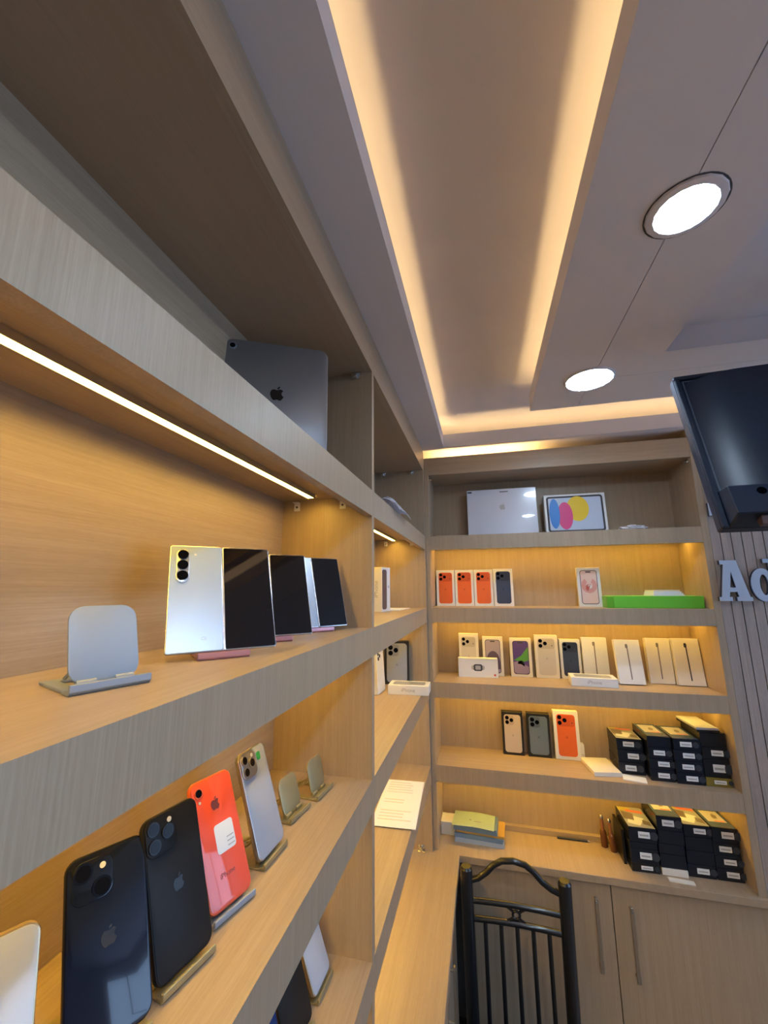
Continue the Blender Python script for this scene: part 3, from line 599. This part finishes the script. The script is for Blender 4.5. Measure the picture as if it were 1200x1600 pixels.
def flatbox(label, x, y, z, rz, w=0.178, d=0.092, h=0.034):
    """phone carton lying flat: long side to the front"""
    o = thing('phone_box', label, 'box', (x, y, z), (0, 0, R(rz)))
    MB().box(-w / 2, w / 2, 0, d, 0, h).build('carton', WHITE, o, bevel=0.0008)
    p = MB().slab(w * .80, d * .62, 0.0004, d * .12).build('phone_print', plain('graphite_print', (0.26, 0.28, 0.34), 0.35), o)
    p.matrix_local = Matrix(((1, 0, 0, 0), (0, 0, 1, d * 0.19), (0, -1, 0, h + 0.0004), (0, 0, 0, 1)))
    text('iPhone', 0.020, GREYINK, o, loc=(0, -0.0003, h / 2))
    logo(o, GREYINK, 0, 0, 0.018, 0).matrix_local = Matrix.Translation((w / 2 + 0.0003, d / 2, h / 2)) @ Matrix.Rotation(R(90), 4, 'Z')
    return o
flatbox('white phone box lying flat at the front of the second rear shelf', 0.686, 1.925, Z2, -3)

# third shelf
BLKB = plain('black_box_card', (0.010, 0.010, 0.012), 0.4); CHAMP = plain('champagne_print', (0.60, 0.50, 0.42), 0.4); CHAMPD = plain('champagne_print_dark', (0.48, 0.38, 0.30), 0.4)
STEEL = plain('steel_blue_print', (0.14, 0.19, 0.26), 0.4); STEELD = plain('steel_blue_print_dark', (0.09, 0.12, 0.18), 0.4)
pbox('black phone box with champagne gold phone picture', 0.353, 2.055, Z3, 0.091, 0.180, kind='pro', c1=CHAMP, c2=CHAMPD, body=BLKB, pw=0.80, ph=0.88)
pbox('black phone box with steel blue phone picture', 0.464, 2.055, Z3, 0.098, 0.180, kind='pro', c1=STEEL, c2=STEELD, body=BLKB, pw=0.80, ph=0.88)
pbox('single orange phone box on the third rear shelf', 0.581, 2.050, Z3, 0.104, 0.197, kind='pro17', tilt=2)
o_ = thing('phone_box', 'plain white box end poking out beside the single orange phone box', 'box', (0.640, 2.066, Z3)); MB().box(-0.006, 0.010, 0, 0.030, 0, 0.062).build('carton', WHITE, o_, bevel=0.0008); MB().box(-0.004, 0.008, -0.0004, 0, 0.02, 0.022).build('printed_line', GREYINK, o_)

def booklet(label, x, y, z, rz, w, d, h, mat, name='booklet', n=2, cover=None):
    o = thing(name, label, 'papers', (x, y, z), (0, 0, R(rz)))
    for k in range(n):
        MB().box(-w / 2 + random.uniform(-.002, .002), w / 2 + random.uniform(-.002, .002), random.uniform(0, .002), d, h * k / n, h * (k + 1) / n - 0.0003).build('page_block' if k < n - 1 else 'cover', mat if k < n - 1 else (cover or mat), o, bevel=0.0004)
    return o
booklet('cream booklets lying in a pile beside the single orange box', 0.702, 1.918, Z3, 8, 0.105, 0.145, 0.016, CREAM, n=3)
booklet('loose white card sticking out over the shelf edge', 0.790, 1.893, Z3, -12, 0.082, 0.050, 0.004, PAPER, n=1)

PICA = plain('faded_picture', (0.22, 0.24, 0.31), 0.4); PICB = plain('pinkish_picture', (0.33, 0.33, 0.42), 0.4); PICD = plain('picture_dark', (0.10, 0.08, 0.09), 0.4); PICR = plain('picture_red', (0.50, 0.12, 0.08), 0.4); PICY = plain('picture_yellow', (0.34, 0.28, 0.06), 0.4); PICW = plain('picture_snow', (0.48, 0.52, 0.62), 0.4)
STEELG = plain('blue_grey_card', (0.048, 0.085, 0.17), 0.25)
EMB = plain('emblem_print', (0.035, 0.042, 0.055), 0.3)
def carton(label, x, y, z, rz=0, w=0.098, d=0.155, h=0.040, body=NAVYCARD, top=None, sticker=True, sx=0.0, group=None):
    o = thing('phone_carton', label, 'box', (x, y, z), (0, 0, R(rz)), group)
    MB().box(-w / 2, w / 2, 0, d, 0, h - 0.0006).build('carton', body, o, bevel=0.001)
    if sticker:
        s = MB().box(sx - 0.020, sx + 0.020, -0.0004, 0, h * .30, h * .74).build('sticker', WHITE, o)
        MB().box(sx - 0.015, sx + 0.015, -0.0007, -0.0004, h * .44, h * .56).build('sticker_print', GREYINK, s)
        MB().disc(sx + 0.034 if sx < .01 else sx - 0.034, h * 0.5, h * 0.28, -0.0004, 0, 16).build('emblem', EMB, o)
    if top == 'frame':
        f_ = MB().box(-w / 2 + .003, w / 2 - .003, 0.004, d - .004, h - .0006, h - .0002).build('lid_panel', STEELG, o)
        MB().box(-w * .36, w * .36, d * .30, d * .88, h - .0002, h + .0002).build('picture', PICB, f_)
        MB().plate([[(-.008, 0), (.004, .0), (.010, .020), (.002, .034), (-.004, .030), (-.010, .012)]], -0.0003, 0).build('figure', PICD, f_).matrix_local = Matrix(((1, 0, 0, .006), (0, 0, 1, d * .48), (0, -1, 0, h + .0002), (0, 0, 0, 1)))
        MB().box(-w * .10, w * .30, d * .31, d * .36, h + .0002, h + .0005).build('picture_strip', PICR, f_)
    elif top == 'scene':
        f_ = MB().box(-w / 2 + .002, w / 2 - .002, 0.003, d - .003, h - .0006, h - .0002).build('lid_panel', PICA, o)
        def tri_(nm, mt, pts, k): MB().prism(pts, h - .0002, h + .0001 + .0001 * k).build(nm, mt, f_)
        tri_('picture_patch', PICW, [(-.04, .03), (.0, .015), (.03, .07), (-.02, .09)], 1)
        tri_('picture_patch', PICD, [(-.045, .06), (-.01, .05), (.0, .10), (-.04, .115)], 2)
        tri_('picture_patch', PICR, [(-.02, .115), (.04, .105), (.04, .125), (-.02, .132)], 2)
        tri_('picture_patch', PICY, [(-.045, .12), (-.02, .118), (.01, .148), (-.045, .150)], 1)
        tri_('picture_patch', PICD, [(.015, .03), (.04, .02), (.042, .05), (.02, .06)], 2)
    elif top == 'grey':
        MB().box(-w / 2 + .003, w / 2 - .003, 0.004, d - .004, h - .0006, h - .0002).build('lid_panel', GREYINK, o)
    return o
GS = 'dark phone cartons stacked on the third rear shelf'
YF = 1.935
def stack(x, y, z, rz, hs, descs, group, w=0.098, d=0.155, tops=None, bodies=None, jit=0.002, stick=None):
    for k, h in enumerate(hs):
        carton(descs[k], x + random.uniform(-jit, jit), y + random.uniform(-jit, jit) + .004, z, rz + random.uniform(-.7, .7), w, d, h, (bodies or {}).get(k, NAVYCARD), (tops or {}).get(k), (stick or {}).get(k, True), random.choice((-.004, .004, .008)), group)
        z += h
ordw = ['bottom', 'second from bottom', 'third from bottom', 'fourth from bottom', 'top']
def names(n, where): return [('%s dark carton of the %s' % ('top' if k == n - 1 else ordw[k], where)) for k in range(n)]
stack(0.802, 1.955, Z3, 0, [0.045, 0.045, 0.042], names(3, 'leftmost stack on the third rear shelf'), GS, w=0.096, d=0.135, tops={2: 'scene'})
stack(0.8975, 1.920, Z3, 1, [0.040] * 4, names(4, 'second stack from left on the third rear shelf'), GS, w=0.084, tops={3: 'frame'}, stick={3: False})
stack(0.990, 1.914, Z3, 1, [0.040] * 4, names(4, 'third stack from left on the third rear shelf'), GS, w=0.094, tops={3: 'frame'})
stack(1.083, 1.918, Z3, 1, [0.030, 0.062, 0.045, 0.050], ['olive carton at the bottom of the rightmost stack on the third shelf', 'thick black carton above the olive one on the third shelf', 'black carton third from bottom in the rightmost stack on the third shelf', 'black carton under the white booklet on the third shelf'], GS, w=0.086, d=0.150, bodies={0: OLIVE, 1: BLKCARD, 2: BLKCARD, 3: BLKCARD}, stick={3: False})
booklet('white booklet topping the rightmost stack on the third rear shelf', 1.072, 1.925, Z3 + 0.187, 4, 0.080, 0.150, 0.016, BLKCARD, n=2, cover=plain('greyish_paper', (0.42, 0.44, 0.56), 0.6))

# on the rear worktop
GW = 'dark phone cartons stacked on the worktop'
stack(0.800, 1.915, ZW, 1, [0.030, 0.050, 0.022, 0.050], names(4, 'leftmost stack on the worktop'), GW, w=0.096, tops={3: 'scene', 2: 'grey'}, bodies={0: BLKCARD}, stick={2: False})
stack(0.896, 1.918, ZW, 0, [0.024, 0.048, 0.034, 0.046, 0.048], names(5, 'tallest stack on the worktop'), GW, w=0.086, tops={4: 'frame', 2: 'grey'}, bodies={0: CREAM}, stick={0: False, 1: False, 2: False, 3: False})
stack(0.993, 1.934, ZW, 1, [0.042, 0.044, 0.046, 0.040], names(4, 'third stack from left on the worktop'), GW, w=0.092, d=0.136, tops={3: 'scene'}, stick={1: False, 2: False})
stack(1.084, 1.934, ZW, 1, [0.042, 0.040, 0.042, 0.050], names(4, 'rightmost stack on the worktop'), GW, w=0.086, d=0.136, tops={3: 'frame'})
booklet('small white card poking out under the tallest worktop stack', 0.905, 1.885, ZW, -4, 0.080, 0.020, 0.005, CREAM, n=1)
booklet('thin dark sleeve standing left of the worktop cartons', 0.742, 1.955, ZW, 0, 0.010, 0.115, 0.12, BLKCARD, n=1)
# two little brown vials with bright tops
def vial(label, x, y, lean):
    t = thing('vial', label, 'bottle', (x, y, ZW), (0, R(lean), 0), 'brown vials by the cartons')
    MB().lathe([(0.010, 0), (0.0125, 0.002), (0.0125, 0.052), (0.010, 0.060), (0.006, 0.064)]).build('body', plain('brown_glass', (0.13, 0.045, 0.015), 0.12), t, smooth=True)
    MB().lathe([(0.0065, 0.064), (0.0065, 0.100), (0.0055, 0.104)]).build('neck', plain('copper', (0.48, 0.22, 0.12), 0.3, 0.7), t, smooth=True)
    MB().lathe([(0.0055, 0.104), (0.0065, 0.107), (0.0065, 0.114), (0.003, 0.119)]).build('cap', CHROME, t, smooth=True)
vial('brown vial with silver top nearest the upstand', 0.693, 2.055, -2); vial('brown vial with silver top next to the dark sleeve', 0.721, 2.030, -5)
pn = thing('pen', 'dark pen lying along the upstand on the worktop', 'pen', (0.575, 2.069, ZW + 0.0045), (0, 0, R(0)))
MB().cyl((-0.065, 0, 0), (0.055, 0, 0), 0.0042).build('barrel', BLACKM, pn, smooth=True); MB().cyl((0.055, 0, 0), (0.068, 0, 0), 0.004, 0.001).build('tip', GREYINK, pn, smooth=True)
cbx = thing('small_carton', 'small white carton against the corner beside the paper pile', 'box', (0.0560, 1.990, ZW)); MB().box(-0.034, 0.034, 0, 0.075, 0, 0.050).build('carton', WHITE, cbx, bevel=0.001)
MB().box(-0.018, 0.018, 0.02, 0.055, 0.050, 0.0503).build('printed_mark', CREAM, cbx)
BLUEB = plain('blue_cover', (0.13, 0.22, 0.36), 0.45); LBLUE = plain('pale_blue_cover', (0.34, 0.42, 0.56), 0.45); LIME = plain('pale_green_paper', (0.66, 0.82, 0.66), 0.6); TAN = plain('tan_folder', (0.50, 0.30, 0.07), 0.5)
z = ZW
for lab, dx, dy, rz, w, d, h, m, nm in [('pale blue booklet at the bottom of the corner pile', 0.004, -0.004, -2, 0.205, 0.115, 0.016, LBLUE, 'booklet'), ('blue booklet second from the bottom of the corner pile', 0.002, 0.0, -3, 0.200, 0.115, 0.016, BLUEB, 'booklet'),
        ('tan folder in the corner pile showing its right edge', 0.008, 0.006, -4, 0.196, 0.115, 0.010, TAN, 'folder'), ('blue booklet just under the green sheet', -0.012, 0.0, -4, 0.180, 0.112, 0.022, BLUEB, 'booklet')]:
    booklet(lab, 0.181 + dx, 1.948 + dy, z, rz, w, d, h, m, name=nm); z += h
gs = thing('green_sheet', 'pale green paper sheet on top of the corner pile', 'papers', (0.163, 1.944, z), (0, 0, R(-4)))
m = MB(); n = 10
for i in range(n + 1):
    u = i / n
    for v in (0, 1): m.bm.verts.new((-0.090 + 0.175 * u, -0.006 + 0.118 * v, 0.0015 + 0.004 * (1 - math.cos(u * 5.5)) * .5))
m.bm.verts.ensure_lookup_table()
for i in range(n): m.bm.faces.new([m.bm.verts[k] for k in (2 * i, 2 * i + 2, 2 * i + 3, 2 * i + 1)])
bmesh.ops.solidify(m.bm, geom=m.bm.faces[:], thickness=0.0012)
m.build('sheet', LIME, gs)
MB().box(-0.020, -0.012, 0.04, 0.046, 0.0066, 0.007).box(0.0, 0.03, 0.034, 0.037, 0.0066, 0.007).build('handwriting', GREYINK, gs)

# rear unit, top compartment
WRAP = plain('shrink_wrapped_card', (0.66, 0.67, 0.76), 0.22, 0.0, 0.8, bump=0.6, nscale=14)
lb = thing('laptop_box', 'large white shrink wrapped laptop box on top of the rear unit', 'box', (0.362, 2.015, ZR + 0.0005), (R(-2), 0, R(0)))
MB().box(-0.165, 0.165, 0, 0.05, 0.002, 0.243).build('carton', WRAP, lb, bevel=0.0015)
logo(lb, GREYINK, 0.005, 0.150, 0.034, -0.0002)
MB().box(-0.160, -0.140, -0.0004, 0, 0.228, 0.236).build('printed_mark', INK, lb); MB().box(-0.005, 0.035, -0.0004, 0, 0.226, 0.230).build('printed_mark', INK, lb)
ib = thing('tablet_box', 'white tablet box with blue, pink and yellow petals on its screen', 'box', (0.690, 1.990, ZR + 0.0005), (R(-3), 0, R(0)))
MB().box(-0.133, 0.133, 0, 0.045, 0.0025, 0.192).build('carton', WHITE, ib, bevel=0.0015)
sp = MB().slab(0.245, 0.172, 0.0004, 0.012, z0=0.011, y0=-0.0004).build('tablet_print', INK, ib)
MB().slab(0.228, 0.155, 0.0003, 0.006, z0=0.0195, y0=-0.0007).build('screen_print', plain('screen_pale', (0.55, 0.62, 0.76), 0.4), sp)
for k, (mt, cx, cz, rx, rz_) in enumerate([(plain('petal_yellow', (0.85, 0.58, 0.02), 0.4), 0.012, 0.120, 0.048, 0.060), (plain('petal_pink', (0.72, 0.05, 0.22), 0.4), -0.044, 0.088, 0.033, 0.066), (plain('petal_blue', (0.02, 0.20, 0.62), 0.4), -0.090, 0.100, 0.023, 0.072)]):
    MB().disc(cx, cz, rx, -0.0010 - .0002 * k, -0.0007, 28, rz_).build('petal_print', mt, sp)
def crumple(name, label, cat, loc, rx, ry, rz, mat, seed, rot=(0, 0, 0)):
    rnd = random.Random(seed); bm = bmesh.new(); bmesh.ops.create_icosphere(bm, subdivisions=3, radius=1)
    for v in bm.verts:
        k = 0.72 + 0.5 * rnd.random(); v.co = Vector((v.co.x * rx * k, v.co.y * ry * k, max(-0.55, v.co.z) * rz * k))
    zmin = min(v.co.z for v in bm.verts)
    for v in bm.verts: v.co.z -= zmin
    bm.normal_update(); me = bpy.data.meshes.new(name); bm.to_mesh(me); bm.free(); me.materials.append(mat)
    o = link(name, me); o.location = loc; o.rotation_euler = rot; return tag(o, label, cat)
FILM = plain('clear_film', (0.72, 0.70, 0.74), 0.2, 0.0, 0.6)
crumple('plastic_wrap', 'crumpled clear plastic film on top of the rear unit', 'wrapper', (0.905, 1.93, ZR), 0.055, 0.03, 0.014, FILM, 4)
# crumpled wrapper lying over the rail of the narrow bay
m = MB()
gridp = []
rw = random.Random(11)
for i in range(9):
    row = []
    for j in range(6):
        u, v = i / 8, j / 5
        x = -0.050 + 0.075 * v
        zz = 0.012 + 0.020 * math.exp(-((v - .45) / .25) ** 2) * (0.5 + 0.7 * math.sin(u * 6)) + rw.uniform(0, .012)
        if x > 0.004: zz -= (x - 0.004) * 1.1
        row.append(m.bm.verts.new((x, -0.11 + 0.22 * u + rw.uniform(-.01, .01), max(zz, 0.001) if x <= 0.004 else zz)))
    gridp.append(row)
for i in range(8):
    for j in range(5): m.bm.faces.new((gridp[i][j], gridp[i + 1][j], gridp[i + 1][j + 1], gridp[i][j + 1]))
bmesh.ops.solidify(m.bm, geom=m.bm.faces[:], thickness=0.0012)
cw = m.build('crumpled_wrapper', plain('white_wrapper', (0.72, 0.73, 0.82), 0.35), None); cw.location = (0, 1.26, ZR + 0.001)
tag(cw, 'crumpled white wrapper lying over the rail of the narrow bay', 'wrapper')

# narrow bay contents
nb = thing('phone_box', 'white phone box standing edge on in the narrow bay, upper shelf', 'box', (-0.116, 1.557, Z1), (0, 0, R(78)))
MB().box(-0.0375, 0.0375, 0, 0.050, 0, 0.170).build('carton', WHITE, nb, bevel=0.001)
MB().slab(0.040, 0.152, 0.0004, 0.010, x0=-0.0155, z0=0.009, y0=-0.0004).build('phone_print', plain('rose_grey_print', (0.12, 0.085, 0.08), 0.4), nb)
text('iPhone', 0.024, GREYINK, nb, loc=(-0.0379, 0.025, 0.085), rot=(0, R(-90), R(-90)))
logo(nb, GREYINK, 0.022, 0.095, 0.012, -0.0003)
nc = thing('paper_slip', 'thin white slip lying on the upper shelf of the narrow bay', 'papers', (-0.110, 1.70, Z1)); MB().prism([(-0.05, -0.09), (0.03, -0.08), (0.045, 0.09), (-0.04, 0.07)], 0, 0.003).build('sheet', PAPER, nc)
MB().prism([(-0.02, -0.05), (0.01, -0.05), (0.01, -0.045), (-0.02, -0.045)], 0.003, 0.0032).build('printed_line', GREYINK, nc)
pbox('white phone box leaning in the narrow bay beside the black box', -0.158, 1.650, Z2, 0.092, 0.172, d=0.030, kind='pro', c1=WHITE, c2=CREAM, rz=86, tilt=4)
pbox('black phone box with graphite phone in the narrow bay', -0.128, 1.800, Z2, 0.108, 0.178, d=0.034, kind='pro', c1=plain('graphite_phone_print', (0.30, 0.32, 0.38), 0.35), c2=plain('graphite_phone_dark', (0.22, 0.24, 0.30), 0.35), body=BLKB, rz=16, pw=0.82, ph=0.90)
flatbox('white phone box lying flat and overhanging the narrow bay shelf', -0.050, 1.635, Z2, 2, w=0.160, d=0.085, h=0.034)
pa = thing('documents', 'printed white sheets lying on the lower shelf of the narrow bay', 'papers', (-0.070, 1.545, Z3), (0, 0, R(3)))
for k in range(3): MB().box(-0.072 + .002 * k, 0.074 - .001 * k, -0.155 - .003 * k, 0.160 - .004 * k, 0.0016 * k, 0.0016 * k + .0013).build('sheet', PAPER, pa)
tl = MB(); rr = random.Random(3)
for k in range(15):
    if k in (5, 6, 9, 10): continue
    yy = 0.13 - 0.018 * k
    tl.box(-0.055, -0.055 + rr.uniform(.07, .11), yy, yy + 0.004, 0.0045, 0.0048)
tl.build('printed_text', plain('light_print', (0.56, 0.55, 0.58), 0.7), pa)
